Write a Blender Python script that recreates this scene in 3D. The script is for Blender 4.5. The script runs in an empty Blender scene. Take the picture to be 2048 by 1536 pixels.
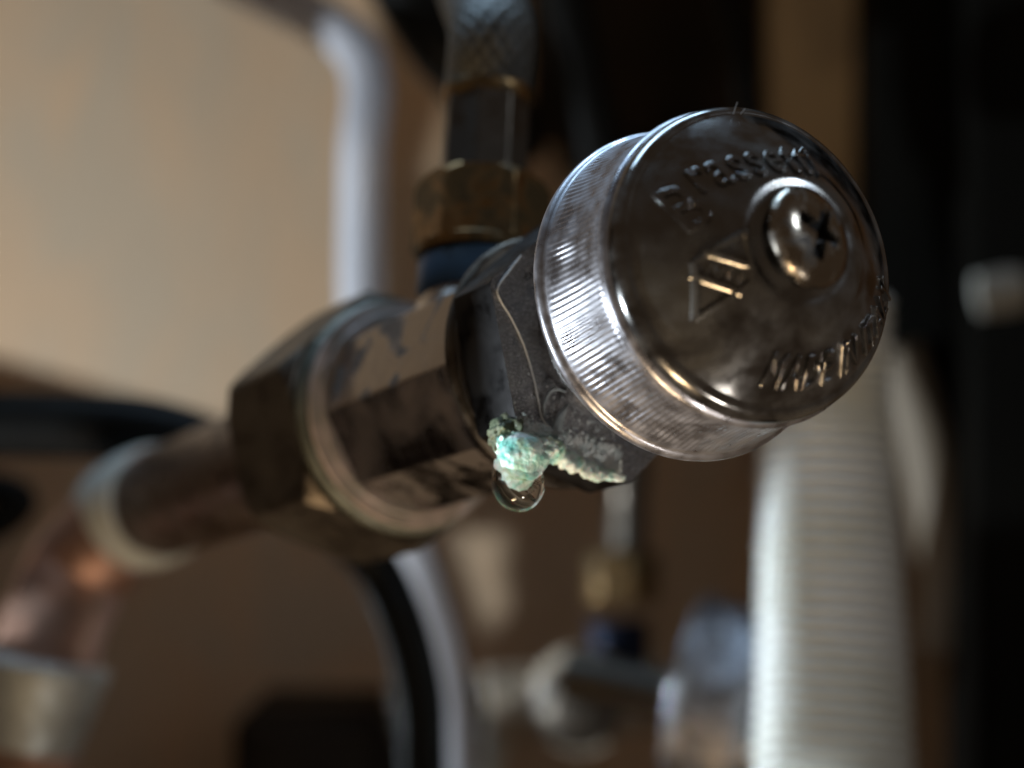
# Close-up of a leaking chrome angle stop valve under a sink.  1 Blender unit = 1 cm.
import bpy, bmesh, math, random
from mathutils import Vector, Matrix, noise
from math import sin, cos, pi, radians, tau

scn = bpy.context.scene
col = scn.collection
scn.unit_settings.system = 'METRIC'
scn.unit_settings.scale_length = 0.01
random.seed(7)

# ------------------------------------------------------------------ camera
FPX = 3500.0
cam_d = bpy.data.cameras.new('camera')
cam = bpy.data.objects.new('camera', cam_d)
col.objects.link(cam)
cam.location = (0, 0, 0)
cam.rotation_euler = (radians(90), 0, 0)
cam_d.sensor_width = 36.0
cam_d.lens = 36.0 * FPX / 2048.0
cam_d.clip_start = 0.5
cam_d.clip_end = 400
cam_d.dof.use_dof = True
cam_d.dof.focus_distance = 17.05
cam_d.dof.aperture_fstop = cam_d.lens * 1e-3 / 0.56
scn.camera = cam

def at(px, py, Y):
    return Vector(((px - 1024) / FPX * Y, Y, -(py - 768) / FPX * Y))

# ------------------------------------------------------------------ world and lamps
w = bpy.data.worlds.new('World'); scn.world = w; w.use_nodes = True
bg = w.node_tree.nodes['Background']
bg.inputs['Color'].default_value = (1.0, 0.72, 0.50, 1)
bg.inputs['Strength'].default_value = 0.054
scn.view_settings.view_transform = 'Standard'
scn.view_settings.look = 'None'
scn.view_settings.exposure = 0.15
scn.view_settings.gamma = 1

def lamp(name, loc, target, size, power, color, shape='DISK', size_y=None, spread=180):
    d = bpy.data.lights.new(name, 'AREA'); d.shape = shape; d.size = size
    if size_y: d.size_y = size_y
    d.energy = power; d.color = color; d.spread = radians(spread)
    o = bpy.data.objects.new(name, d); col.objects.link(o)
    o.location = loc
    o.rotation_euler = (Vector(target) - Vector(loc)).to_track_quat('-Z', 'Y').to_euler()
    return o
LAMP = Vector((-30, 20, -9.0))
lamp('torch_light', LAMP, (0, 27, 0), 0.22, 9800, (0.80, 0.91, 1.0))
lamp('pipe_fill_light', (-16, 42, -3.0), (4.4, 30, -5.5), 0.6, 620, (0.78, 0.90, 1.0), 'DISK', None, 40)  # added narrow lamp for the lit left side of the drain pipe
lamp('crust_fill_light', (-19, 9, -8), (0.10, 17.62, -0.78), 0.8, 7.0, (0.86, 0.96, 1.0), 'DISK', None, 7)  # added narrow beam to brighten the turquoise crust
lamp('nut_fill_light', (8, 4, -22), (0, 18, 0), 4.0, 190, (1.0, 0.93, 0.84), 'RECTANGLE', 3.0, 60)  # added lamp to brighten the nut's front face from below
lamp('room_light', (-8, 8, -25), (1.5, 17, 0), 9.0, 700, (1.0, 0.72, 0.42), 'RECTANGLE', 3.0, 70)
lamp('ceiling_light', (-4, 27, 24), (0, 17, 0), 20.0, 1500, (0.50, 0.74, 1.0), 'RECTANGLE', 7.0, 95)
lamp('window_light', (26, 6, 19), (1, 18, 0), 3.5, 170, (0.72, 0.85, 1.0), 'RECTANGLE', 5.0, 60)

# ------------------------------------------------------------------ materials
def nodes_of(name):
    m = bpy.data.materials.new(name); m.use_nodes = True
    nt = m.node_tree
    return m, nt, nt.nodes['Principled BSDF']
def N(nt, t, **k):
    n = nt.nodes.new(t)
    for a, b in k.items():
        if a in n.inputs.keys() if hasattr(n.inputs, 'keys') else False: n.inputs[a].default_value = b
        else: setattr(n, a, b)
    return n
def noise_fac(nt, scale, lo, hi, detail=5, stretch=None, seed=0.0, dist=0.0):
    tc = nt.nodes.new('ShaderNodeTexCoord'); mp = nt.nodes.new('ShaderNodeMapping')
    nt.links.new(tc.outputs['Object'], mp.inputs[0])
    mp.inputs['Location'].default_value = (seed, seed * 1.7, seed * .6)
    if stretch: mp.inputs['Scale'].default_value = stretch
    n = nt.nodes.new('ShaderNodeTexNoise'); n.inputs['Scale'].default_value = scale
    n.inputs['Detail'].default_value = detail; n.inputs['Distortion'].default_value = dist
    nt.links.new(mp.outputs[0], n.inputs['Vector'])
    r = nt.nodes.new('ShaderNodeMapRange'); r.interpolation_type = 'SMOOTHSTEP'
    r.inputs['From Min'].default_value = lo; r.inputs['From Max'].default_value = hi
    nt.links.new(n.outputs['Fac'], r.inputs['Value'])
    return r.outputs['Result']
def mixc(nt, fac, a, b):
    m = nt.nodes.new('ShaderNodeMix'); m.data_type = 'RGBA'
    if isinstance(fac, float): m.inputs['Factor'].default_value = fac
    else: nt.links.new(fac, m.inputs['Factor'])
    for s, v in ((m.inputs[6], a), (m.inputs[7], b)):
        if isinstance(v, tuple): s.default_value = (*v, 1)
        else: nt.links.new(v, s)
    return m.outputs[2]
def mixf(nt, fac, a, b):
    m = nt.nodes.new('ShaderNodeMix'); m.data_type = 'FLOAT'
    if isinstance(fac, float): m.inputs['Factor'].default_value = fac
    else: nt.links.new(fac, m.inputs['Factor'])
    for s, v in ((m.inputs[2], a), (m.inputs[3], b)):
        if isinstance(v, float): s.default_value = v
        else: nt.links.new(v, s)
    return m.outputs[0]
def bump(nt, p, h, strength, dist=0.02):
    b = nt.nodes.new('ShaderNodeBump'); b.inputs['Strength'].default_value = strength
    b.inputs['Distance'].default_value = dist
    nt.links.new(h, b.inputs['Height']); nt.links.new(b.outputs[0], p.inputs['Normal'])

def metal(name, base, rough, stain=None, stain_rng=(.5, .6), stain_scale=2.5, dust=None, dust_rng=(.45, .75),
          dust_scale=40, bumps=.05, bump_scale=8, stretch=None, stain_rough=.5, seed=0., dust_max=1.0, dust_min=0.0):
    m, nt, p = nodes_of(name)
    c = base; met = 1.0
    r = mixf(nt, noise_fac(nt, 5, .3, .7, 6, seed=seed + 3), rough * .7, rough * 1.5)
    if stain:
        f = noise_fac(nt, stain_scale, *stain_rng, 8, stretch, seed=seed, dist=.6)
        c = mixc(nt, f, c, stain); r = mixf(nt, f, r, stain_rough); met = mixf(nt, f, 1.0, .55)
    if dust:
        f2 = mixf(nt, noise_fac(nt, dust_scale, *dust_rng, 8, seed=seed + 9), dust_min, dust_max)
        c = mixc(nt, f2, c, dust); r = mixf(nt, f2, r, .8); met = mixf(nt, f2, met, 0.1)
    if isinstance(c, tuple): p.inputs['Base Color'].default_value = (*c, 1)
    else: nt.links.new(c, p.inputs['Base Color'])
    nt.links.new(r, p.inputs['Roughness'])
    if isinstance(met, float): p.inputs['Metallic'].default_value = met
    else: nt.links.new(met, p.inputs['Metallic'])
    bump(nt, p, noise_fac(nt, bump_scale, 0, 1, 6, seed=seed + 5), bumps)
    return m
def plain(name, c, rough=.6, metallic=0., c2=None, scale=3., stretch=None, bmp=.1, rng=(.35, .65), bscale=12):
    m, nt, p = nodes_of(name)
    if c2: nt.links.new(mixc(nt, noise_fac(nt, scale, *rng, 6, stretch), c, c2), p.inputs['Base Color'])
    else: p.inputs['Base Color'].default_value = (*c, 1)
    p.inputs['Roughness'].default_value = rough; p.inputs['Metallic'].default_value = metallic
    bump(nt, p, noise_fac(nt, bscale, 0, 1, 5, stretch), bmp)
    return m

M = {}
M['chrome'] = metal('aged_chrome', (.50, .48, .46), .13, stain=(.16, .15, .14), stain_rng=(.52, .62), dust=(.30, .31, .33), dust_rng=(.56, .8))
M['cap'] = metal('cap_chrome', (.235, .225, .215), .10, stain=(.13, .12, .10), stain_rng=(.45, .75), stain_scale=1.6, stain_rough=.24,
                 dust=(.34, .38, .43), dust_rng=(.35, .75), dust_scale=4, dust_max=.15, bumps=.06, bump_scale=4)
M['skirt'] = metal('skirt_chrome', (.34, .325, .34), .175, dust=(.27, .29, .34), dust_rng=(.3, .75), dust_scale=5, dust_min=.10, dust_max=.42, bumps=.06, bump_scale=20)
M['bonnet'] = metal('pitted_chrome', (.34, .335, .34), .36, stain=(.20, .20, .21), stain_rng=(.42, .6), stain_scale=6, dust=(.66, .66, .70),
                    dust_rng=(.50, .72), dust_scale=55, bumps=.3, bump_scale=30, seed=4.)
M['flank'] = metal('shaded_flank', (.018, .017, .017), .36, stain=(.012, .011, .011), stain_rng=(.4, .7), stain_scale=2, bumps=.05)  # near-black base: shade painted onto the torch-facing nut sides
M['body'] = metal('stained_chrome', (.56, .53, .51), .17, stain=(.17, .15, .135), stain_rng=(.53, .58), stain_scale=1.6, bumps=.06, bump_scale=5, seed=2.3,
                  dust=(.20, .17, .14), dust_rng=(.66, .85), dust_scale=12)
M['bodylow'] = metal('lower_shaded_chrome', (.22, .195, .18), .22, stain=(.19, .165, .15), stain_rough=.3, bumps=.05)  # lower facets: their dimmer reflection is put into the base colour
M['bodysmooth'] = metal('smooth_shaded_chrome', (.13, .12, .125), .20, stain=(.10, .085, .085), stain_rng=(.4, .75), stain_scale=1.2, bumps=.05)  # darker facet tone: dark reflection painted into the base colour
M['darkmetal'] = metal('tarnished_metal', (.12, .10, .08), .36, stain=(.07, .06, .048), stain_rng=(.35, .7), stain_scale=1.2, bumps=.05)
M['neck'] = metal('tarnished_neck', (.22, .16, .13), .30, stain=(.07, .05, .04), stain_rng=(.4, .65), stain_scale=1.2, bumps=.1)
M['ptfe'] = plain('pinkish_washer', (.44, .35, .31), .5, c2=(.30, .26, .22), scale=3, bmp=.3)
M['greenring'] = plain('verdigris_ring', (.11, .115, .09), .5, .3, c2=(.17, .175, .14), scale=3, bmp=.3)
M['brass'] = metal('dull_brass', (.32, .20, .09), .32, stain=(.10, .07, .03), stain_rng=(.42, .6), stain_scale=2.5, bumps=.1)
M['blue'] = plain('blue_gasket', (.035, .085, .15), .45, bmp=.1)
M['screw'] = metal('screw_metal', (.36, .31, .25), .17, stain=(.10, .09, .08), stain_rng=(.5, .7), stain_scale=6, bumps=.10, bump_scale=10)
M['slot'] = plain('slot_black', (.012, .011, .01), .55)  # near-black colour for the faces inside the cross slot
M['tape'] = plain('white_thread_tape', (.78, .80, .74), .5, c2=(.6, .62, .56), scale=3, stretch=(1, 1, 6), bmp=.5)
M['copper'] = metal('copper_pipe', (.66, .40, .30), .45, stain=(.32, .20, .15), stain_rng=(.4, .7), stain_scale=1.5, bumps=.1)
M['silver'] = metal('satin_silver', (.62, .65, .63), .5, stain=(.45, .46, .44), stain_rng=(.45, .7), bumps=.1)
M['rubber'] = plain('black_rubber', (.005, .005, .0045), .5, bmp=.05)
M['black'] = plain('black_plastic', (.006, .006, .005), .6)
M['sinkdark'] = plain('dark_basin', (.022, .016, .011), .6, c2=(.03, .02, .012), scale=.4)
M['whiteplastic'] = plain('white_ribbed_plastic', (.68, .69, .66), .42, c2=(.60, .60, .53), scale=.6, bmp=.05)
M['beigetone'] = plain('beige_tone', (.42, .34, .25), .5)
M['fiber'] = plain('pale_fibre', (.8, .8, .78), .35)
M['navy'] = metal('navy_metal', (.015, .018, .03), .4, bumps=.1)

def wood(name, a, b):
    m, nt, p = nodes_of(name)
    f = noise_fac(nt, .35, .35, .7, 7, (1, 1, .5), dist=1.0)
    g = noise_fac(nt, 1.1, .3, .8, 8, (6, 1, .5), seed=4)
    c = mixc(nt, f, a, b); c = mixc(nt, mixf(nt, g, 0.0, .18), c, (a[0] * .7, a[1] * .62, a[2] * .55))
    nt.links.new(c, p.inputs['Base Color']); p.inputs['Roughness'].default_value = .65
    bump(nt, p, g, .05)
    return m
M['wood'] = wood('plywood_panel', (.62, .47, .32), (.72, .48, .29))
M['tanwood'] = wood('tan_wood', (.56, .42, .26), (.60, .44, .27))
M['wooddark'] = wood('dark_wood', (.10, .06, .035), (.13, .08, .05))

for k_m in ('rubber', 'black', 'sinkdark'):
    M[k_m].node_tree.nodes['Principled BSDF'].inputs['Specular IOR Level'].default_value = .12
# braided hose: fine crossing strands
def braid(name, c, cd, rough):
    m, nt, p = nodes_of(name)
    tc = nt.nodes.new('ShaderNodeTexCoord')
    sep = nt.nodes.new('ShaderNodeSeparateXYZ'); nt.links.new(tc.outputs['UV'], sep.inputs[0])
    outs = []
    for sgn in (1, -1):
        a = nt.nodes.new('ShaderNodeMath'); a.operation = 'MULTIPLY'; a.inputs[1].default_value = 18 * sgn
        nt.links.new(sep.outputs['X'], a.inputs[0])
        b = nt.nodes.new('ShaderNodeMath'); b.operation = 'MULTIPLY'; b.inputs[1].default_value = 8
        nt.links.new(sep.outputs['Y'], b.inputs[0])
        s = nt.nodes.new('ShaderNodeMath'); s.operation = 'ADD'
        nt.links.new(a.outputs[0], s.inputs[0]); nt.links.new(b.outputs[0], s.inputs[1])
        k = nt.nodes.new('ShaderNodeMath'); k.operation = 'PINGPONG'; k.inputs[1].default_value = .5
        nt.links.new(s.outputs[0], k.inputs[0]); outs.append(k.outputs[0])
    mx = nt.nodes.new('ShaderNodeMath'); mx.operation = 'MAXIMUM'
    nt.links.new(outs[0], mx.inputs[0]); nt.links.new(outs[1], mx.inputs[1])
    r = nt.nodes.new('ShaderNodeMapRange'); r.inputs['From Min'].default_value = .2; r.inputs['From Max'].default_value = .45
    nt.links.new(mx.outputs[0], r.inputs['Value'])
    nt.links.new(mixc(nt, r.outputs[0], cd, c), p.inputs['Base Color'])
    p.inputs['Metallic'].default_value = .1; p.inputs['Roughness'].default_value = rough
    bump(nt, p, r.outputs[0], .5, .03)
    return m
M['braid'] = braid('silver_braid', (.80, .80, .85), (.5, .5, .54), .55)
M['darkbraid'] = braid('dark_braid', (.11, .105, .09), (.03, .03, .026), .5)

# turquoise crust
m, nt, p = nodes_of('copper_salt_crust'); M['crust'] = m
f1 = noise_fac(nt, 3.5, .36, .56, 8, seed=1.2, dist=.8); f2 = noise_fac(nt, 5, .55, .66, 8, seed=6)
c = mixc(nt, f1, (.26, .70, .60), (.82, .94, .89)); c = mixc(nt, mixf(nt, f2, 0.0, .6), c, (.48, .58, .34))
f3 = noise_fac(nt, 10, .66, .74, 6, seed=2); c = mixc(nt, mixf(nt, f3, 0.0, .35), c, (.10, .25, .18))
nt.links.new(c, p.inputs['Base Color']); p.inputs['Roughness'].default_value = .28
p.inputs['Subsurface Weight'].default_value = .5; p.inputs['Subsurface Radius'].default_value = (.08, .12, .12)
bump(nt, p, noise_fac(nt, 16, .2, .8, 4), .22, .02)
M['salt'] = plain('white_salt_crystals', (.92, .94, .94), .4, c2=(.66, .76, .78), scale=5, bmp=.2)
M['grime'] = plain('green_brown_grime', (.10, .10, .06), .6, c2=(.16, .2, .12), scale=4, bmp=.6)
m, nt, p = nodes_of('water'); M['water'] = m
p.inputs['Base Color'].default_value = (.98, 1, .98, 1); p.inputs['Roughness'].default_value = 0
p.inputs['Transmission Weight'].default_value = 1; p.inputs['IOR'].default_value = 1.333
mo = [n for n in nt.nodes if n.type == 'OUTPUT_MATERIAL'][0]
M['film'] = plain('dried_film', (.42, .46, .48), .5, c2=(.3, .34, .36), scale=10, bmp=.5)

# ------------------------------------------------------------------ mesh helpers
def frame(axis):
    a = Vector(axis).normalized(); X = Vector((1, 0, 0))
    ex = (X - a * a.x)
    if ex.length < .05: ex = Vector((0, 0, 1)) - a * a.z
    ex.normalize(); ey = a.cross(ex)
    return Matrix((ex, ey, a)).transposed()
def link(name, verts, faces, m, parent=None, mat=None, angle=35, uv=None):
    me = bpy.data.meshes.new(name); me.from_pydata([tuple(v) for v in verts], [], faces)
    me.validate(); me.materials.append(m)
    if uv is not None:
        l = me.uv_layers.new()
        for lp in me.loops: l.data[lp.index].uv = uv[lp.vertex_index]
    me.shade_smooth()
    if angle: me.set_sharp_from_angle(angle=radians(angle))
    o = bpy.data.objects.new(name, me); col.objects.link(o)
    if parent: o.parent = parent
    if mat is not None: o.matrix_local = mat
    return o
def rings(zs, rf, n=96, cap0=True, cap1=True):
    """surface from z list and radius function r(theta, k)."""
    V = []; F = []
    for k, z in enumerate(zs):
        for i in range(n):
            t = tau * i / n; r = rf(t, k)
            V.append((r * cos(t), r * sin(t), z))
    for k in range(len(zs) - 1):
        for i in range(n):
            j = (i + 1) % n
            F.append((k * n + i, k * n + j, (k + 1) * n + j, (k + 1) * n + i))
    if cap0: F.append(tuple(reversed(range(n))))
    if cap1: F.append(tuple(range((len(zs) - 1) * n, len(zs) * n)))
    return V, F
def lathe(name, prof, m, parent=None, mat=None, n=96, angle=35, caps=True):
    V, F = rings([p[0] for p in prof], lambda t, k: prof[k][1], n, caps, caps)
    return link(name, V, F, m, parent, mat, angle)
def ngon_r(t, N_, ap, rot, p=70):
    s = 0
    for k in range(N_):
        c_ = cos(t - rot - tau * k / N_)
        if c_ > 0: s += c_ ** p
    return ap * s ** (-1 / p)
def prism(name, N_, ap, rot, z0, z1, m, parent=None, mat=None, ch=.12, p=70, n=240, cone=None, cham=(1, 1), taper=0, front=None):
    """hexagonal / octagonal nut with conical end chamfers."""
    steps = 8; zs = []
    Rc = ap / cos(pi / N_); d0 = Rc - ap * .985 if cone is None else cone
    for k in range(steps + 1): zs.append(z0 + ch * (k / steps))
    for k in range(1, 4): zs.append(z0 + ch + (z1 - z0 - 2 * ch) * k / 4)
    for k in range(steps + 1): zs.append(z1 - ch + ch * (k / steps))
    def rf(t, k):
        z = zs[k]; r = ngon_r(t, N_, ap * (1 + taper * (z - z0)), rot, p); e = 9
        if cham[0]: e = min(e, Rc - d0 + (z - z0) / ch * d0)
        if cham[1]: e = min(e, Rc - d0 + (z1 - z) / ch * d0)
        return min(r, e)
    V, F = rings(zs, rf, n)
    o = link(name, V, F, m, parent, mat, 25)
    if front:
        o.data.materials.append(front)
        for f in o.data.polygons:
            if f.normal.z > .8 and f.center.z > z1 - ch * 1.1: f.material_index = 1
    return o
def spline(pts, per=12):
    P = [Vector(p_) for p_ in pts]; P = [P[0] * 2 - P[1]] + P + [P[-1] * 2 - P[-2]]; out = []
    for i in range(1, len(P) - 2):
        for k in range(per):
            t = k / per; a, b, c_, d = P[i - 1:i + 3]
            out.append(.5 * ((2 * b) + (c_ - a) * t + (2 * a - 5 * b + 4 * c_ - d) * t * t + (-a + 3 * b - 3 * c_ + d) * t ** 3))
    out.append(P[-2]); return out
def tube(name, pts, r, m, parent=None, n=28, per=12, rfun=None, caps=True, flat=1.0):
    C = spline(pts, per) if per else [Vector(p_) for p_ in pts]
    V = []; F = []; UV = []; L = 0; prev = None
    for k, c_ in enumerate(C):
        T = (C[min(k + 1, len(C) - 1)] - C[max(k - 1, 0)]).normalized()
        if prev is None:
            u = T.orthogonal().normalized()
        else:
            u = (prev - T * prev.dot(T)).normalized(); L += (c_ - C[k - 1]).length
        prev = u; v = T.cross(u)
        for i in range(n):
            t = tau * i / n; rr = rfun(t, L, k / (len(C) - 1)) if rfun else (r if not callable(r) else r(k / (len(C) - 1)))
            V.append(c_ + u * cos(t) * rr + v * sin(t) * rr * flat); UV.append((i / n, L))
    for k in range(len(C) - 1):
        for i in range(n):
            j = (i + 1) % n; F.append((k * n + i, k * n + j, (k + 1) * n + j, (k + 1) * n + i))
    if caps: F.append(tuple(reversed(range(n)))); F.append(tuple(range((len(C) - 1) * n, len(C) * n)))
    return link(name, V, F, m, parent, None, 60, UV)
def box(name, x0, x1, y0, y1, z0, z1, m, parent=None, bev=.15):
    bm = bmesh.new(); bmesh.ops.create_cube(bm, size=1)
    for v in bm.verts:
        v.co = Vector(((x0 + x1) / 2 + v.co.x * (x1 - x0), (y0 + y1) / 2 + v.co.y * (y1 - y0), (z0 + z1) / 2 + v.co.z * (z1 - z0)))
    bmesh.ops.bevel(bm, geom=bm.edges[:], offset=bev, segments=2, affect='EDGES')
    me = bpy.data.meshes.new(name); bm.to_mesh(me); bm.free(); me.materials.append(m)
    o = bpy.data.objects.new(name, me); col.objects.link(o)
    if parent: o.parent = parent
    return o
def tag(o, label=None, cat=None, group=None, kind=None):
    if label: o['label'] = label
    if cat: o['category'] = cat
    if group: o['group'] = group
    if kind: o['kind'] = kind
    return o
def empty(name, mat):
    o = bpy.data.objects.new(name, None); col.objects.link(o); o.empty_display_size = .5; o.matrix_world = mat; return o
def world_under(o):  # attach a mesh built in world coordinates to a parent keeping its place
    o.matrix_parent_inverse = o.parent.matrix_world.inverted(); return o

# ------------------------------------------------------------------ setting
PY = 45.0
def slab(name, poly, y0, y1, m, kind='structure'):
    n = len(poly); V = [(p_[0], y0, p_[1]) for p_ in poly] + [(p_[0], y1, p_[1]) for p_ in poly]
    F = [tuple(range(n)), tuple(reversed(range(n, 2 * n)))] + [(i, i + n, (i + 1) % n + n, (i + 1) % n) for i in range(n)]
    o = link(name, V, F, m, angle=20); bm = bmesh.new(); bm.from_mesh(o.data); bmesh.ops.recalc_face_normals(bm, faces=bm.faces); bm.to_mesh(o.data); bm.free()
    if kind: o['kind'] = kind
    return o
slab('back_wall', [(-45, -32), (45, -32), (45, 32), (-45, 32)], PY, PY + 1.2, M['wood'])
# added unseen boards that block the torch, shading back wall, valve and pipe
def pl(px, py, Y=PY, X=-21.0):   # where the ray from the lamp to this spot on the back wall crosses the board
    P = at(px, py, Y); t = (X - LAMP.x) / (P.x - LAMP.x); q = LAMP + (P - LAMP) * t; return (q.y, q.z)
def board(name, poly, X, th, m):
    n = len(poly); V = [(X - th, a, b) for a, b in poly] + [(X, a, b) for a, b in poly]
    F = [tuple(range(n)), tuple(reversed(range(n, 2 * n)))] + [(i, i + n, (i + 1) % n + n, (i + 1) % n) for i in range(n)]
    o = link(name, V, F, m, angle=20); bm = bmesh.new(); bm.from_mesh(o.data); bmesh.ops.recalc_face_normals(bm, faces=bm.faces); bm.to_mesh(o.data); bm.free()
    return o
fr = empty('light_baffle', Matrix.Translation((-21, 36, -14)))
tag(fr, 'added dark boards out of view left of the valve, blocking lamp light', 'cabinet frame')
a_, b_, c_, d_ = pl(-400, 640), pl(0, 715), pl(470, 850), pl(880, 900)
e_ = pl(1010, 1000)
t1, t2, t3, t4, t5 = pl(905, 1065), pl(1045, 1065), pl(1030, 1150), pl(1048, 1200), pl(990, 1300)
# lower rail in two pieces that let a patch of light through between them
right_top = pl(1040, 900); far = (25.2, right_top[1])
for nm, poly in (('wall_baffle', [(44, a_[1]), a_, b_, c_, d_, (t1[0] + .0, d_[1] - .02), t1, t5, (t5[0], -16), (44, -16)]),
                 ('wall_baffle', [(t5[0] - .002, -16), (t5[0] - .002, t5[1]), t4, t3, t2, (t1[0] - .001, t1[1]), (t1[0] - .001, d_[1] - .02), (25.2, d_[1] + .02), (25.2, -16)])):
    o = board(nm, poly, -21.0, .12, M['wooddark']); o.parent = fr; world_under(o)
# upper stile: keeps the light off the back wall right of the hose
g1, g2, g3, g4 = pl(782, 640), pl(782, -60), pl(905, 170), pl(850, 350)
h1, h2, h3 = pl(945, 170), pl(915, 350), pl(840, 640)
zt = g2[1] + 8; zb = d_[1] + .021
# two uprights that keep the light off the wall right of the hose, with a slit between them
o = board('upright_baffle', [(g1[0], zb), (g2[0], zt), (g3[0] + .002, zt), (g3[0] + .002, g3[1]), g4, (g4[0] - .1, zb)], -21.0, .12, M['wooddark']); o.parent = fr; world_under(o)
o = board('upright_baffle', [(g4[0] - .102, zb), (g4[0] - .002, g4[1] - .02), h2, h1, (g3[0], h1[1]), (g3[0], zt), (25.2, zt), (25.2, zb)], -21.0, .12, M['wooddark']); o.parent = fr; world_under(o)
o = board('upright_baffle', [(19.37, -8.2), (21.98, -8.2), (21.98, 10), (19.37, 10)], -21.0, .12, M['wooddark']); o.parent = fr; world_under(o)  # added to keep the torch off the valve body
k_ = pl(1560, 800, 30); k_z = k_[1] - .002
o = board('upright_baffle', [(22.97, -10.5), (23.46, -10.5), (23.46, -7.75), (22.97, -7.75)], -21.0, .12, M['wooddark']); o.parent = fr; world_under(o)
o = board('upright_baffle', [(23.52, -10.5), (24.1, -10.5), (24.1, -7.7), (23.52, -7.7)], -21.0, .12, M['wooddark']); o.parent = fr; world_under(o)
o = board('upright_baffle', [(22.0, -10.5), (22.96, -10.5), (22.96, k_z), (22.0, k_z)], -21.0, .12, M['wooddark']); o.parent = fr; world_under(o)
o = board('upright_baffle', [(22.0, k_[1]), (23.4, k_[1]), (23.4, 16), (22.0, 16)], -21.0, .12, M['wooddark']); o.parent = fr; world_under(o)

# ------------------------------------------------------------------ the leaking valve
def dir_(al, ph):
    al, ph = radians(al), radians(ph)
    return Vector((sin(ph) * cos(al), -cos(ph), sin(ph) * sin(al)))
A_H = dir_(24.8, 28.0)                       # handle axis
KC = at(1370, 590, 17.5)                     # centre of the handle's rear rim
A_B = dir_(19.5, 37.0)
BC = at(1352, 636, 17.55)
mB = Matrix.Translation(BC) @ frame(A_B).to_4x4()
mH = Matrix.Translation(KC) @ frame(A_H).to_4x4()
valve = empty('angle_valve', mB)
tag(valve, 'chrome angle stop valve in sharp focus with round metal handle, green crust and water drop', 'valve')

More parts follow.
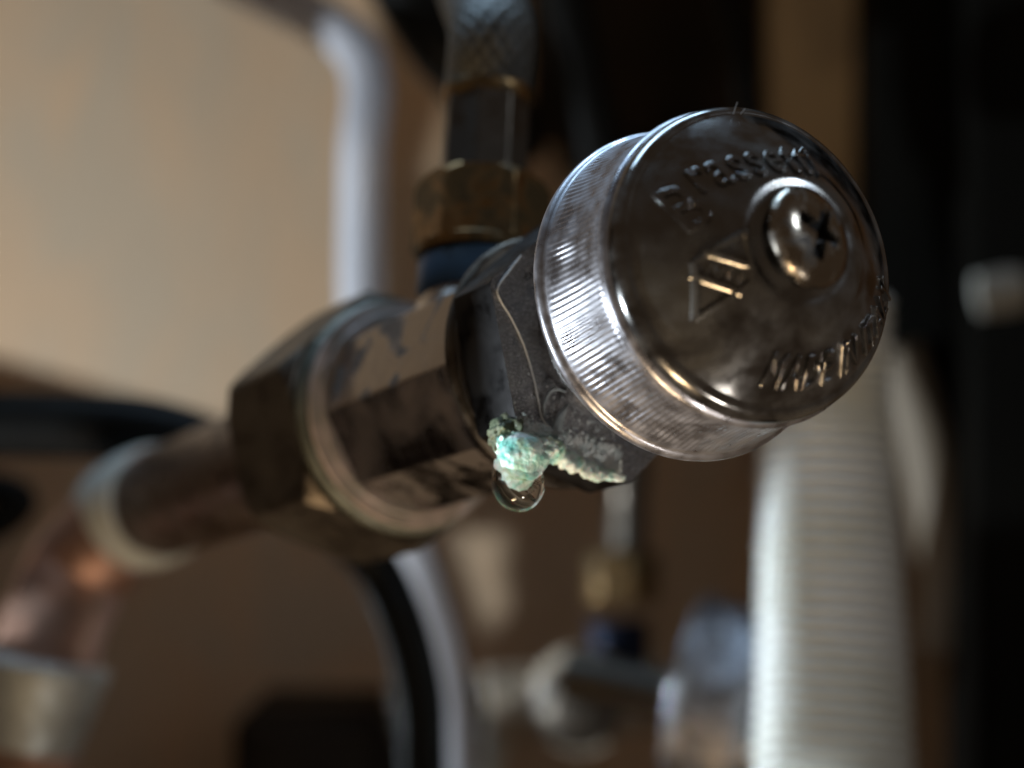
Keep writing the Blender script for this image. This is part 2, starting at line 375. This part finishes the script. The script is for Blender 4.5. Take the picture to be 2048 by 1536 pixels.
U = .5
H_F, R_F, HD, ND = 2.42 * U, 3.05 * U, 1.93 * U, 1.75
R_R = 3.37 * U
def dome_h(r):       # height of the cap above the rear rim at radius r: tight rounded edge, then a shallow dome
    q = min(1., r / R_F)
    if q > .93: t = (1 - q) / .07; return H_F + .17 * math.sqrt(max(0, 1 - (1 - t) ** 2))
    return H_F + .17 + (HD - .17) * (1 - (q / .93) ** 1.7) + step(r)
def step(r):         # raised centre disc inside the lettering
    x = (0.80 - r) / .10; x = max(0, min(1, x + .5)); s = x * x * (3 - 2 * x)
    y = (0.56 - r) / .12; y = max(0, min(1, y + .5)); s2 = y * y * (3 - 2 * y)
    return .012 * s - .04 * s2
def make_handle(parent, mat, name='handle', full=True):
    prof = [(0.25, .62), (H_F * .55, R_F * .80), (H_F - .07, R_F * .93), (H_F - .02, R_F * .985), (H_F, R_F)]
    q = 70
    for k in range(1, q):
        r = R_F * (1 - .07 * (1 - cos(k / 16 * pi / 2))) if k <= 16 else R_F * .93 * (1 - (k - 16) / (q - 16)) ; prof.append((dome_h(max(r, .012)), max(r, .012)))
    prof.append((dome_h(.005), .005))
    cap = lathe(name, prof, M['cap'], parent, mat, 160, 40)
    # skirt: rear lip, knurled waist, front bead
    zs = []; rr = []
    def add(z, r, kn=0): zs.append(z); rr.append((r, kn))
    add(.30, R_R * .86); add(.04, R_R * .88); add(0, R_R * .93); add(-.02, R_R * .975); add(.0, R_R); add(.04, R_R * 1.004); add(.09, R_R * .998); add(.115, R_R * .982); add(.14, R_R * .968)
    nk = 14
    for k in range(nk + 1):
        t = k / nk; z = .16 + (H_F - .16 - .20) * t
        r = R_R * .968 + (R_F * 1.0 - R_R * .968) * t - .022 * sin(pi * t)
        add(z, r, sin(pi * min(1, max(0, t))) ** .35)
    add(H_F - .185, R_F * .995); add(H_F - .17, R_F * 1.008); add(H_F - .14, R_F * 1.02); add(H_F - .10, R_F * 1.02); add(H_F - .06, R_F * 1.005); add(H_F - .03, R_F * .98)
    n = 1344
    def rf(t, k):
        r, kn = rr[k]
        if kn:
            ph = t * 168 + zs[k] * 7.0 + .5 * noise.noise(Vector((cos(t) * 3, sin(t) * 3, zs[k])))
            r += .0048 * kn * (.55 + .9 * abs(noise.noise(Vector((cos(t) * 5, sin(t) * 5, zs[k] * 3)))) * 2) * (abs(((ph / tau) % 1) * 2 - 1) * 2 - 1) * (1 + .3 * sin(t * 9 + 1) + .2 * sin(t * 23))
        return r
    V, F = rings(zs, rf, n, False, False)
    o = link('skirt', V, F, M['skirt'], cap, None, 60)
    # inner hub that carries the cap on the stem
    lathe('hub', [(-.25, .42), (.02, .42), (.06, .60), (.30, .66), (.42, .80), (H_F * .55, R_F * .80)], M['chrome'], cap)
    lathe('underside', [(.245, R_F * .98), (.25, .30)], M['darkmetal'], cap, caps=False)
    # pan head screw
    rs = .485; z0 = dome_h(.3) - .01; hh = .18
    pr = [(z0 - .02, rs * .97), (z0 + .012, rs), (z0 + .035, rs)]
    for k in range(1, 13):
        a = k / 13 * pi / 2; pr.append((z0 + .035 + hh * sin(a) ** .9, rs * cos(a) ** .62))
    # cross recess by pulling vertices down inside a cross
    n = 200; V = []; F = []
    dense = [(z, r) for z, r in pr[:-1]]
    last = dense[-1]
    q = 26
    for k in range(1, q): dense.append((None, last[1] * (1 - k / q)))
    def head_z(r):
        q_ = min(1, (r / rs)) ** (1 / .62); return z0 + .035 + hh * (math.sqrt(max(0, 1 - q_ * q_))) ** .9
    for z, r in dense:
        for i in range(n):
            t = tau * i / n; zz = head_z(r) if z is None else z
            x, y = r * cos(t + .35), r * sin(t + .35)
            cx, cy = abs(x), abs(y)
            arm = max(cx, cy); wd = min(cx, cy)
            if arm < .27 and wd < .062 and r < .27: zz -= .15 * (1 - arm / .36)
            V.append((r * cos(t), r * sin(t), zz))
    for k in range(len(dense) - 1):
        for i in range(n):
            j = (i + 1) % n; F.append((k * n + i, k * n + j, (k + 1) * n + j, (k + 1) * n + i))
    F.append(tuple(range((len(dense) - 1) * n, len(dense) * n)))
    sc = link('screw', V, F, M['screw'], cap, Matrix.Translation((0, 0, z0)) @ Matrix.Rotation(radians(17), 4, Vector((-.4, 1, 0)).normalized()) @ Matrix.Translation((0, 0, -z0)), 30)
    sc.data.materials.append(M['slot'])
    for f in sc.data.polygons:
        c0 = f.center; r_ = math.hypot(c0.x, c0.y)
        if r_ < .3 and c0.z < head_z(r_) - .03: f.material_index = 1
    sc['label'] = 'brassy pan head screw with cross slot at the centre of the handle'
    return cap

def text_mesh(s, size):
    c = bpy.data.curves.new('t', 'FONT'); c.body = s; c.size = size; c.resolution_u = 3
    c.extrude = .018; c.bevel_depth = .008; c.bevel_resolution = 2; c.offset = -.006; c.space_character = 1.08
    o = bpy.data.objects.new('t', c); col.objects.link(o)
    dg = bpy.context.evaluated_depsgraph_get(); me = bpy.data.meshes.new_from_object(o.evaluated_get(dg))
    V = [v.co.copy() for v in me.vertices]; F = [tuple(p_.vertices) for p_ in me.polygons]
    bpy.data.objects.remove(o); return V, F
def wrap(V, mode, r0, th0, squeeze=1.0, cx=0., cy=0.):
    out = []
    for v in V:
        if mode == 'top': r = r0 + v.y; t = th0 - v.x * squeeze / r0
        else: r = r0 - v.y; t = th0 + v.x * squeeze / r0
        x, y = cx + r * cos(t), cy + r * sin(t); r = math.hypot(x, y); t = math.atan2(y, x)
        sl = (dome_h(r - .01) - dome_h(r + .01)) / .02; nn = math.hypot(1, sl); h_ = v.z + .006
        r2 = r + h_ * sl / nn; out.append((r2 * cos(t), r2 * sin(t), dome_h(r) + h_ / nn))
    return out
handle = make_handle(valve, mB.inverted() @ mH)
def planar(V, ox, oy, ang, sq):      # letters laid straight on the cap, 'up' pointing along ang
    out = []; u = Vector((cos(ang), sin(ang))); rt = Vector((sin(ang), -cos(ang)))
    for v in V:
        p_ = Vector((ox, oy)) + rt * v.x * sq + u * v.y; r = p_.length
        sl = (dome_h(r - .01) - dome_h(r + .01)) / .02; nn = math.hypot(1, sl); h_ = v.z + .006
        p_ = p_ * ((r + h_ * sl / nn) / r); out.append((p_.x, p_.y, dome_h(r) + h_ / nn))
    return out
V, F = text_mesh('B', .66); link('lettering', planar(V, -1.02, -.01, radians(122), .8), F, M['cap'], handle, None, 40)
V, F = text_mesh('rassetti', .54); link('lettering', wrap(V, 'top', 2.93, radians(116), .72, .40, -2.25), F, M['cap'], handle, None, 40)
V, F = text_mesh('MADE IN ITALY', .40); link('lettering', wrap(V, 'bottom', 1.53, radians(-97), .74, 0, .27), F, M['cap'], handle, None, 40)
# emblem: diamond outline with two bars and small figures
def bar(p0, p1, wd=.030, hgt=.040):
    p0, p1 = Vector(p0), Vector(p1); d = (p1 - p0); L = d.length; d.normalize(); nn = Vector((-d.y, d.x)); V = []; F = []; q = 8
    for k in range(q + 1):
        b = p0 + d * (L * k / q)
        for s, h in ((-1, 0), (-.5, 1), (.5, 1), (1, 0)):
            x = b + nn * wd * s; V.append((x.x, x.y, dome_h(x.length) - .003 + hgt * h))
    for k in range(q):
        for i in range(3): F.append((k * 4 + i, k * 4 + i + 1, k * 4 + i + 5, k * 4 + i + 4))
    return V, F
EV = []; EF = []
ec = Vector((-.73, -.35)); er = radians(-22)
def ep(x, y): return ec + Vector((x * cos(er) - y * sin(er), x * sin(er) + y * cos(er)))
for a, b in ((((-.25, 0)), (0, .40)), ((0, .40), (.24, 0)), ((.24, 0), (0, -.42)), ((0, -.42), (-.25, 0)), ((-.22, .11), (.22, .11)), ((-.22, -.11), (.22, -.11))):
    V, F = bar(ep(*a), ep(*b)); k = len(EV); EV += V; EF += [tuple(i + k for i in f) for f in F]
link('emblem', EV, EF, M['cap'], handle, None, 50)
V, F = text_mesh('N98', .18)
V2 = []
for v in V:
    q = ep(v.x - .15, v.y - .06); V2.append((q.x, q.y, dome_h(q.length) + v.z * .8 - .004))
link('lettering', V2, F, M['cap'], handle, None, 50)

# everything below is along the body axis; local z = -s
lathe('stem', [(-1.0, .40), (.05, .36)], M['chrome'], valve, n=48)
HEXROT = radians(193)
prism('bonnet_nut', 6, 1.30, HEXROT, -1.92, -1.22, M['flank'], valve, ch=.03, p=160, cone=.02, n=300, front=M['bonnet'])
lathe('bonnet_neck', [(-1.24, .82), (-.80, .80), (-.74, .74), (-.55, .72), (-.5, .55), (-.3, .5)], M['bonnet'], valve)
lathe('flange_ring', [(-2.16, 1.20), (-2.15, 1.38), (-2.11, 1.41), (-2.05, 1.41), (-2.02, 1.38), (-2.0, 1.33), (-1.99, 1.36), (-1.95, 1.37), (-1.93, 1.33), (-1.925, 1.1)], M['darkmetal'], valve, n=160)
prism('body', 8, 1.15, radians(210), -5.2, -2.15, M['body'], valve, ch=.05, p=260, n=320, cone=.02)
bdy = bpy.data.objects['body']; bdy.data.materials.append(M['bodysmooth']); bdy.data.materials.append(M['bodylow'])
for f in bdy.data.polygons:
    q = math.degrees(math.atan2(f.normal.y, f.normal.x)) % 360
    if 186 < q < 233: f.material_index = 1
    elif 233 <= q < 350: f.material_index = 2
lathe('washer', [(-5.16, 1.0), (-5.15, 1.40), (-5.12, 1.43), (-5.08, 1.42), (-5.06, 1.37), (-5.055, 1.30), (-5.03, 1.27), (-5.02, 1.0)], M['ptfe'], valve, n=120)
lathe('collar', [(-5.40, 1.1), (-5.38, 1.45), (-5.32, 1.48), (-5.24, 1.47), (-5.2, 1.43), (-5.18, 1.1)], M['greenring'], valve, n=120)
prism('compression_nut', 6, 1.47, radians(194), -7.1, -5.36, M['darkmetal'], valve, ch=.22, p=60, cone=.16)
lathe('neck', [(-13.0, .80), (-12.9, .86), (-7.6, .88), (-7.2, .95), (-7.05, 1.05), (-7.0, 1.05)], M['neck'], valve)

# side outlet pointing up
o_up = (frame(A_B) @ Vector((.05, 1, 0))).normalized()
OB = BC - A_B * 3.7
OB = OB - o_up * .30
mO = Matrix.Translation(OB) @ frame(o_up).to_4x4() @ Matrix.Scale(1.1, 4); mOl = mB.inverted() @ mO
lathe('outlet', [(.6, .78), (1.18, .66), (1.24, .62), (1.46, .60), (1.5, .56)], M['body'], valve, mOl)
lathe('gasket', [(1.30, .60), (1.32, .65), (1.37, .67), (1.66, .67), (1.71, .64), (1.73, .4)], M['blue'], valve, mOl)['label'] = 'dark blue gasket ring on the upward outlet'

# corrosion: lumpy turquoise crust under the bonnet nut
def lump(name, c, rad, m, seed, amp=.35, sub=5, parent=None, freq=2.4):
    bm = bmesh.new(); bmesh.ops.create_icosphere(bm, subdivisions=sub, radius=1)
    for v in bm.verts:
        d = v.co.copy(); q = d * freq + Vector((seed, seed * 2.1, 0))
        k = 1 + amp * noise.fractal(q, 1.2, 2.1, 4)
        v.co = Vector((d.x * rad[0], d.y * rad[1], d.z * rad[2])) * k + c
    me = bpy.data.meshes.new(name); bm.to_mesh(me); bm.free(); me.materials.append(m); me.shade_smooth()
    o = bpy.data.objects.new(name, me); col.objects.link(o)
    if parent: o.parent = parent; world_under(o)
    return o
YC = 17.72
bm_l = []
lump('crust', at(1046, 912, YC - .05), (.26, .25, .25), M['crust'], 1.3, .13, 6, valve, 1.6)['label'] = 'lumpy turquoise copper salt hanging under the nut'
lump('crust', at(1020, 872, YC + .15), (.20, .25, .22), M['grime'], 4.3, .4, 5, valve)['label'] = 'greenish brown grime behind the turquoise lump'
lump('crust', at(1092, 896, YC + .06), (.16, .18, .12), M['crust'], 7.3, .25, 5, valve, 2.2)
lump('crust', at(1018, 890, YC + .02), (.15, .16, .17), M['crust'], 9.1, .22, 5, valve, 2.2)
lump('crust', at(1070, 862, YC + .12), (.17, .12, .08), M['salt'], 3.1, .3, 5, valve, 3.0)
lump('crust', at(1038, 948, YC - .02), (.13, .13, .15), M['crust'], 5.5, .15, 5, valve, 2.0)
# ridge of salt running along the lower nut edge
def px_of(P): return (1024 + FPX * P.x / P.y, 768 - FPX * P.z / P.y)
path = [at(1040, 900, 17.75), at(1100, 908, 17.85), at(1150, 930, 18.0), at(1195, 948, 18.1), at(1250, 955, 18.2)]
rad = lambda u: .11 * (1 - u) ** .6 + .02
C = spline(path, 30); V = []; F = []; n = 20
for k, c0 in enumerate(C):
    T = (C[min(k + 1, len(C) - 1)] - C[max(k - 1, 0)]).normalized(); u = T.orthogonal().normalized(); v = T.cross(u); q = k / (len(C) - 1)
    for i in range(n):
        t = tau * i / n; d = u * cos(t) + v * sin(t)
        r = rad(q) * (1 + .7 * noise.fractal((c0 + d * .1) * 7, .8, 2, 4)); V.append(c0 + d * r)
for k in range(len(C) - 1):
    for i in range(n): F.append((k * n + i, k * n + (i + 1) % n, (k + 1) * n + (i + 1) % n, (k + 1) * n + i))
o = link('crust', V, F, M['crust'], valve, None, 0); world_under(o); o['label'] = 'thin turquoise ridge along the lower edge of the nut'

# white salt crystals scattered on the front face and lower edge of the nut
def crystals(name, n, place, smin, smax, m, parent):
    V = []; F = []
    base = [(1, 0, 0), (-1, 0, 0), (0, 1, 0), (0, -1, 0), (0, 0, 1), (0, 0, -1)]
    fc = [(0, 2, 4), (2, 1, 4), (1, 3, 4), (3, 0, 4), (2, 0, 5), (1, 2, 5), (3, 1, 5), (0, 3, 5)]
    for _ in range(n):
        P = place()
        s = smin + (smax - smin) * random.random() ** 2.5
        R = Matrix.Rotation(random.random() * tau, 3, Vector((random.gauss(0, 1), random.gauss(0, 1), random.gauss(0, 1))).normalized())
        sx, sy, sz = [.5 + random.random() for _ in range(3)]; k = len(V)
        for b in base: V.append(P + R @ Vector((b[0] * s * sx, b[1] * s * sy, b[2] * s * sz * .7)))
        F += [tuple(i + k for i in f) for f in fc]
    o = link(name, V, F, m, parent, None, 1); return o
FZ = -1.22
def face_pt(x, y, dz=0): return Vector((x, y, FZ + dz))
hexin = lambda x, y: max(cos(math.atan2(y, x) - HEXROT - tau * k / 6) * math.hypot(x, y) for k in range(6))
inv = mB.inverted()
def pick(px, py):    # point of the nut's front plane seen at this spot, in valve coordinates
    d = inv.to_3x3() @ Vector(((px - 1024) / FPX, 1, -(py - 768) / FPX)); o0 = inv @ Vector((0, 0, 0))
    t = (FZ - o0.z) / d.z; return o0 + d * t
print('front plane corners px:', [tuple(round(q) for q in px_of(mB @ Vector((1.30 / cos(pi / 6) * cos(HEXROT + pi / 6 + k * pi / 3), 1.30 / cos(pi / 6) * sin(HEXROT + pi / 6 + k * pi / 3), FZ)))) for k in range(6)])
def place_edge():
    while True:
        u = random.random(); px = 1010 + 230 * u; py = 868 + 58 * u + random.gauss(0, 14) + 12 * noise.noise(Vector((u * 9, 0, 0)))
        P = pick(px, py)
        if hexin(P.x, P.y) < 1.31: P.z += random.random() * .02; return P
def place_spread():
    while True:
        px = random.uniform(1000, 1230); py = 930 - abs(random.gauss(0, 75)); P = pick(px, py)
        if hexin(P.x, P.y) < 1.29 and math.hypot(P.x, P.y) > .8: return P
def place_dust():
    while True:
        px = random.uniform(985, 1240); py = random.uniform(500, 930); P = pick(px, py)
        if hexin(P.x, P.y) < 1.29 and math.hypot(P.x, P.y) > .8: return P
tag(crystals('salt_crystals', 3600, place_edge, .006, .034, M['salt'], valve), 'white crystals along the lower edge of the nut', kind='stuff')
tag(crystals('salt_crystals', 900, place_spread, .004, .016, M['salt'], valve), 'fine white crystals spread over the nut face', kind='stuff')
tag(crystals('dust_specks', 1800, place_dust, .002, .007, M['film'], valve), 'grey specks on the nut face', kind='stuff')
# a curled flake of dried film
def ribbon(name, pts, wd, m, lift=.02):
    C = spline([pick(*p_) + Vector((0, 0, lift)) for p_ in pts], 10); V = []; F = []
    for k, c0 in enumerate(C):
        T = (C[min(k + 1, len(C) - 1)] - C[max(k - 1, 0)]).normalized(); s = Vector((-T.y, T.x, 0)).normalized(); q = k / (len(C) - 1)
        w_ = wd * (.15 + sin(pi * min(1, q * 1.1)) ** .7); up = Vector((0, 0, .06 * q))
        V += [c0 - s * w_ + up, c0 + up * 1.3 + Vector((0, 0, .012)), c0 + s * w_ + up]
    for k in range(len(C) - 1):
        for i in range(2): F.append((k * 3 + i, k * 3 + i + 1, k * 3 + i + 4, k * 3 + i + 3))
    o = link(name, V, F, m, valve, None, 0)
    md = o.modifiers.new('thick', 'SOLIDIFY'); md.thickness = .012; return o
ribbon('flake', [(1112, 905), (1108, 870), (1112, 840), (1126, 812)], .055, M['film'])
ribbon('flake', [(1060, 872), (1085, 866), (1112, 876), (1120, 900)], .03, M['film'])
ribbon('flake', [(1086, 835), (1084, 805), (1098, 782), (1120, 786)], .012, M['film'])

# pale hair lying across the face of the nut
hp = [(1040, 512), (1015, 545), (994, 575), (997, 598), (1022, 640), (1045, 690), (1062, 745), (1074, 800), (1080, 832), (1092, 852), (1104, 866)]
h = tube('fibre', [mB @ (pick(*p_) + Vector((0, 0, .02))) for p_ in hp], .0095, M['fiber'], n=8, per=8)
tag(h, 'thin pale hair lying down the pitted face of the bonnet nut', 'hair')
for i, pp in enumerate(([(1467, 228), (1471, 214), (1475, 204)], [(1481, 228), (1487, 221), (1490, 217)])):
    q = tube('fibre', [at(*p_, 16.4) for p_ in pp], .004, M['fiber'], n=6, per=4)
    tag(q, 'tiny upright hair standing on top of the round handle' if i == 0 else 'shorter of two stray hairs on top of the round handle', 'hair')

# hanging water drop
dc = at(1036, 962, YC - .02); V = []; F = []; n = 64; prof = []
Rd = .272
for k in range(41):
    a = -pi / 2 + pi * .80 * k / 40
    z = Rd * 1.16 * sin(a); r = Rd * cos(a)
    if z > 0: r = Rd * (.98 - .25 * (z / Rd) ** 1.6)
    prof.append((z, max(r, .0005)))
V, F = rings([p_[0] for p_ in prof], lambda t, k: prof[k][1], n)
o = link('water_drop', V, F, M['water'], None, Matrix.Translation(dc) @ Matrix.Rotation(radians(-8), 4, 'Y'), 0)
tag(o, 'clear water drop hanging under the turquoise crust of the valve', 'water drop')

# ------------------------------------------------------------------ flexible hose screwed on the outlet
hose = empty('flexible_hose', Matrix.Translation(OB + o_up * 1.7))
tag(hose, 'dark flexible hose with brass nut screwed on the upward outlet of the valve', 'hose')
mHl = hose.matrix_world.inverted() @ mO
prism('hex_nut', 6, .66, .5, 1.74, 2.62, M['brass'], hose, mHl, ch=.10, cone=.08)
lathe('nut_lip', [(1.73, .5), (1.73, .69), (1.77, .71), (1.83, .71), (1.86, .68), (1.86, .5)], M['brass'], hose, mHl)
prism('ferrule', 8, .455, .2, 2.60, 3.62, M['darkmetal'], hose, mHl, ch=.06, cone=.03)
lathe('ferrule_rim', [(3.56, .40), (3.58, .47), (3.64, .50), (3.74, .50), (3.80, .46), (3.82, .3)], M['brass'], hose, mHl)
p0 = OB + o_up * 4.1; p1 = OB + o_up * 5.0
o = tube('braided_hose', [p0, p1, at(945, -40, 24.6), at(915, -200, 25.4), at(880, -400, 26.5)], .54, M['darkbraid'], hose, per=14); world_under(o)

# ------------------------------------------------------------------ copper pipe, tape and lower nut
E0 = BC - A_B * 12.7
pipe = empty('copper_pipe', Matrix.Translation(E0)); tag(pipe, 'blurred copper pipe bending down at the lower left with white tape at its joint', 'pipe')
mE = pipe.matrix_world.inverted() @ (Matrix.Translation(E0) @ frame(A_B).to_4x4())
pp = [E0 + A_B * .8, E0 - A_B * .6, at(175, 1120, 28.8), at(125, 1210, 28.6), at(85, 1330, 28.2), at(40, 1560, 27.8), at(0, 1800, 27.5)]
o = tube('pipe', pp, .86, M['copper'], pipe, n=40, per=14); world_under(o)
lathe('thread_tape', [(-1.5, .84), (-1.45, .93), (-1.3, .94), (-.6, .98), (-.1, .97), (.1, .93), (.12, .8)], M['tape'], pipe, mE)
nutd = (at(40, 1560, 27.8) - at(95, 1320, 28.0)).normalized()
mN = Matrix.Translation(at(70, 1370, 27.9)) @ frame(-nutd).to_4x4()
o = lathe('lower_nut', [(-1.0, .8), (-.95, .92), (-.6, .96), (-.25, 1.02), (.18, 1.10), (.34, 1.14), (.42, 1.10), (.45, .85)], M['silver'], pipe, pipe.matrix_world.inverted() @ mN)

# ------------------------------------------------------------------ background things
o = tube('silver_hose', [at(380, -90, 38), at(520, -20, 37), at(640, 40, 36), at(712, 100, 35), at(735, 180, 34.5), at(725, 300, 34), at(722, 450, 34), at(722, 620, 34), at(738, 800, 34), at(780, 980, 34), at(836, 1160, 34), at(880, 1300, 34.5), at(905, 1420, 35.5), at(915, 1560, 37)],
         lambda u: .50 - .10 * min(1, u * 1.3), M['braid'], per=14)
tag(o, 'pale braided silver hose bending down in front of the beige back wall', 'hose')
# black cable sweeping from the left and down behind the valve
cable = empty('black_cable', Matrix.Translation(at(-50, 850, 31)))
tag(cable, 'thick black rubber cable sweeping from the left edge and hanging down behind the valve', 'cable')
o = tube('sheath', [at(-56, 848, 29.3), at(140, 850, 29.3), at(300, 862, 29.3), at(440, 905, 29.4), at(600, 990, 30), at(735, 1110, 31), at(800, 1230, 31), at(838, 1370, 31), at(846, 1480, 31), at(846, 1640, 31)],
         lambda u: .56 - .13 * max(0, min(1, (u - .2) * 2.5)), M['rubber'], cable, per=12); world_under(o)
# white corrugated drain pipe
p_ = [at(1650, 590, 30), at(1650, 700, 30), at(1652, 850, 30), at(1660, 1150, 29.5), at(1665, 1400, 29), at(1668, 1800, 28)]
def rib(t, L, u): return 1.10 + .30 * max(0, u - .15) + .045 * sin(L / .24 * tau + t)
C = spline(p_, 10)
# resample finely along the length
fine = []
for a, b in zip(C[:-1], C[1:]):
    k = max(1, int((b - a).length / .035)); fine += [a.lerp(b, i / k) for i in range(k)]
o = tube('corrugated_pipe', fine, 1, M['whiteplastic'], n=48, per=0, rfun=rib)
tag(o, 'white corrugated plastic drain pipe standing upright below and behind the round handle', 'pipe')
o = box('wooden_post', at(1532, 0, 43.4).x, at(1764, 0, 43.4).x, 43.4, 44.9, at(0, 1000, 43.4).z, 30, M['tanwood']); tag(o, 'tan wooden post rising above the round handle beside the black box', 'post')
# beige tube right of it
o = tube('beige_tube', [at(1790, 700, 41), at(1835, 840, 41), at(1870, 1000, 41), at(1890, 1140, 41), at(1880, 1270, 41), at(1870, 1300, 41)], .62, M['beigetone'], per=10)
tag(o, 'blurred beige tube between the corrugated pipe and the black post', 'tube')
# black post and dark basin
o = box('black_post', at(1958, 0, 38).x, at(1958, 0, 38).x + 5, 38, 41, -30, 30, M['black']); tag(o, 'black upright post at the right edge', 'post')
o = box('black_cabinet', at(1766, 0, 40).x, at(1766, 0, 40).x + 14, 41.2, 44.5, at(0, 850, 40).z, 30, M['black'], bev=.5); tag(o, 'black box hanging behind the post at the upper right', 'box')
basin = box('sink_basin', at(1060, 0, 42).x, at(1530, 0, 42).x, 42, 44.6, at(0, 330, 42).z, 30, M['sinkdark'], bev=.7); tag(basin, 'very dark underside of the sink basin at the top, left of the pipe', 'sink')
for i, (pts, r, lab) in enumerate((
        ([at(740, -160, 36), at(830, 0, 36), at(890, 90, 36), at(960, 170, 36.5), at(1020, 330, 37)], .8, 'black hose crossing behind the dark flexible hose at the top'),
        ([at(1120, -200, 36), at(1130, 0, 36), at(1160, 160, 36), at(1200, 330, 36), at(1230, 600, 36)], .52, 'dark grey hose hanging behind the round handle'),
        ([at(1400, -150, 39), at(1470, 40, 39), at(1500, 200, 39), at(1560, 420, 39)], .30, 'thin dark hose hanging beside the corrugated pipe'),
        ([at(-200, 960, 33), at(-60, 965, 33), at(40, 1000, 33), at(-30, 1060, 33), at(-150, 1090, 33)], .33, 'short black hose loop at the left edge under the cable'))):
    tag(tube('dark_hose', pts, r, M['rubber']), lab, 'hose', 'dark hoses in the background')
o = lathe('white_fitting', [(-.5, .25), (-.45, .45), (.2, .5), (.5, .42), (.55, .2)], M['tape'], None, Matrix.Translation(at(2000, 585, 37)) @ Matrix.Rotation(radians(80), 4, 'Y'))
tag(o, 'small pale fitting blurred on the black post', 'fitting')
o = box('dark_box', at(480, 0, 40).x, at(800, 0, 40).x, 38.5, 42, -20, at(0, 1400, 40).z, M['sinkdark'], bev=.4); tag(o, 'dark brown box at the bottom edge left of the black cable', 'box')

# second angle valve, blurred
c2 = at(1170, 1400, 38.0)
v2 = empty('angle_valve', Matrix.Translation(c2)); tag(v2, 'blurred chrome angle valve below, with brass nut and upright tube', 'valve')
def wl(o): return o
inv2 = v2.matrix_world.inverted()
def on(P, d): return inv2 @ (Matrix.Translation(P) @ frame(d).to_4x4())
ax2 = Vector((-.25, -1, .05)).normalized()
lathe('handle', [(-.6, .2), (-.6, .85), (-.2, .9), (.0, .86), (.15, .7), (.22, .4), (.24, .01)], M['darkmetal'], v2, on(at(1150, 1415, 36), ax2))
lathe('reflection_ring', [(-.9, .3), (-.9, 1.05), (-.7, 1.12), (-.55, 1.1), (-.5, .9), (-.5, .3)], M['beigetone'], v2, on(at(1150, 1408, 36.3), ax2))  # added beige ring in place of the lit wall mirrored in chrome
lathe('body', [(-2.2, .7), (-2.2, .85), (1.5, .85), (1.6, .8), (1.6, .5)], M['beigetone'], v2, on(c2, Vector((1, .15, .05))))  # chrome body coloured beige like the lit wall it would mirror
lathe('inlet', [(-1.9, .5), (-1.9, .62), (1, .62), (1, .5)], M['darkmetal'], v2, on(at(960, 1410, 38), Vector((1, .1, .02))))
lathe('outlet', [(-1.4, .6), (.0, .68), (.1, .62), (.1, .5)], M['navy'], v2, on(at(1238, 1250, 38.2), Vector((-.05, .1, 1))))
prism('hex_nut', 6, .72, .3, -.6, .5, M['brass'], v2, on(at(1243, 1150, 38.3), Vector((0, .1, 1))))
lathe('ferrule', [(-1.4, .42), (1.1, .42), (1.2, .46), (1.35, .46), (1.4, .4)], M['darkmetal'], v2, on(at(1255, 1040, 38.5), Vector((.02, .1, 1))))
lathe('upright_tube', [(-1, .45), (5, .45)], M['darkmetal'], v2, on(at(1262, 880, 38.7), Vector((.05, .1, 1))))
o = lathe('tap_lever', [(-1.4, .22), (-.2, .25), (0, .34), (.5, .36), (.7, .2)], M['tape'], None, Matrix.Translation(at(985, 1500, 37.5)) @ Matrix.Rotation(radians(8), 4, 'Y'))
tag(o, 'small pale lever under the blurred lower valve', 'lever')

# second round handle, edge on, full of sparkles
A3 = Vector((.93, -.33, -.14)).normalized()
K3 = at(1385, 1400, 33)
v3 = empty('angle_valve', Matrix.Translation(K3)); tag(v3, 'blurred valve handle with sparkling knurled rim beside the corrugated pipe', 'valve')
def copy_tree(o, parent, m, scale=1):
    c = o.copy(); col.objects.link(c); c.parent = parent; c.matrix_parent_inverse = Matrix.Identity(4); c.matrix_local = m
    for ch in o.children:
        d = ch.copy(); col.objects.link(d); d.parent = c
    return c
hc = copy_tree(handle, v3, frame(A3).to_4x4() @ Matrix.Scale(1.2, 4))
lathe('stem', [(-2.5, .5), (-.2, .45)], M['darkmetal'], v3, frame(A3).to_4x4(), n=48)
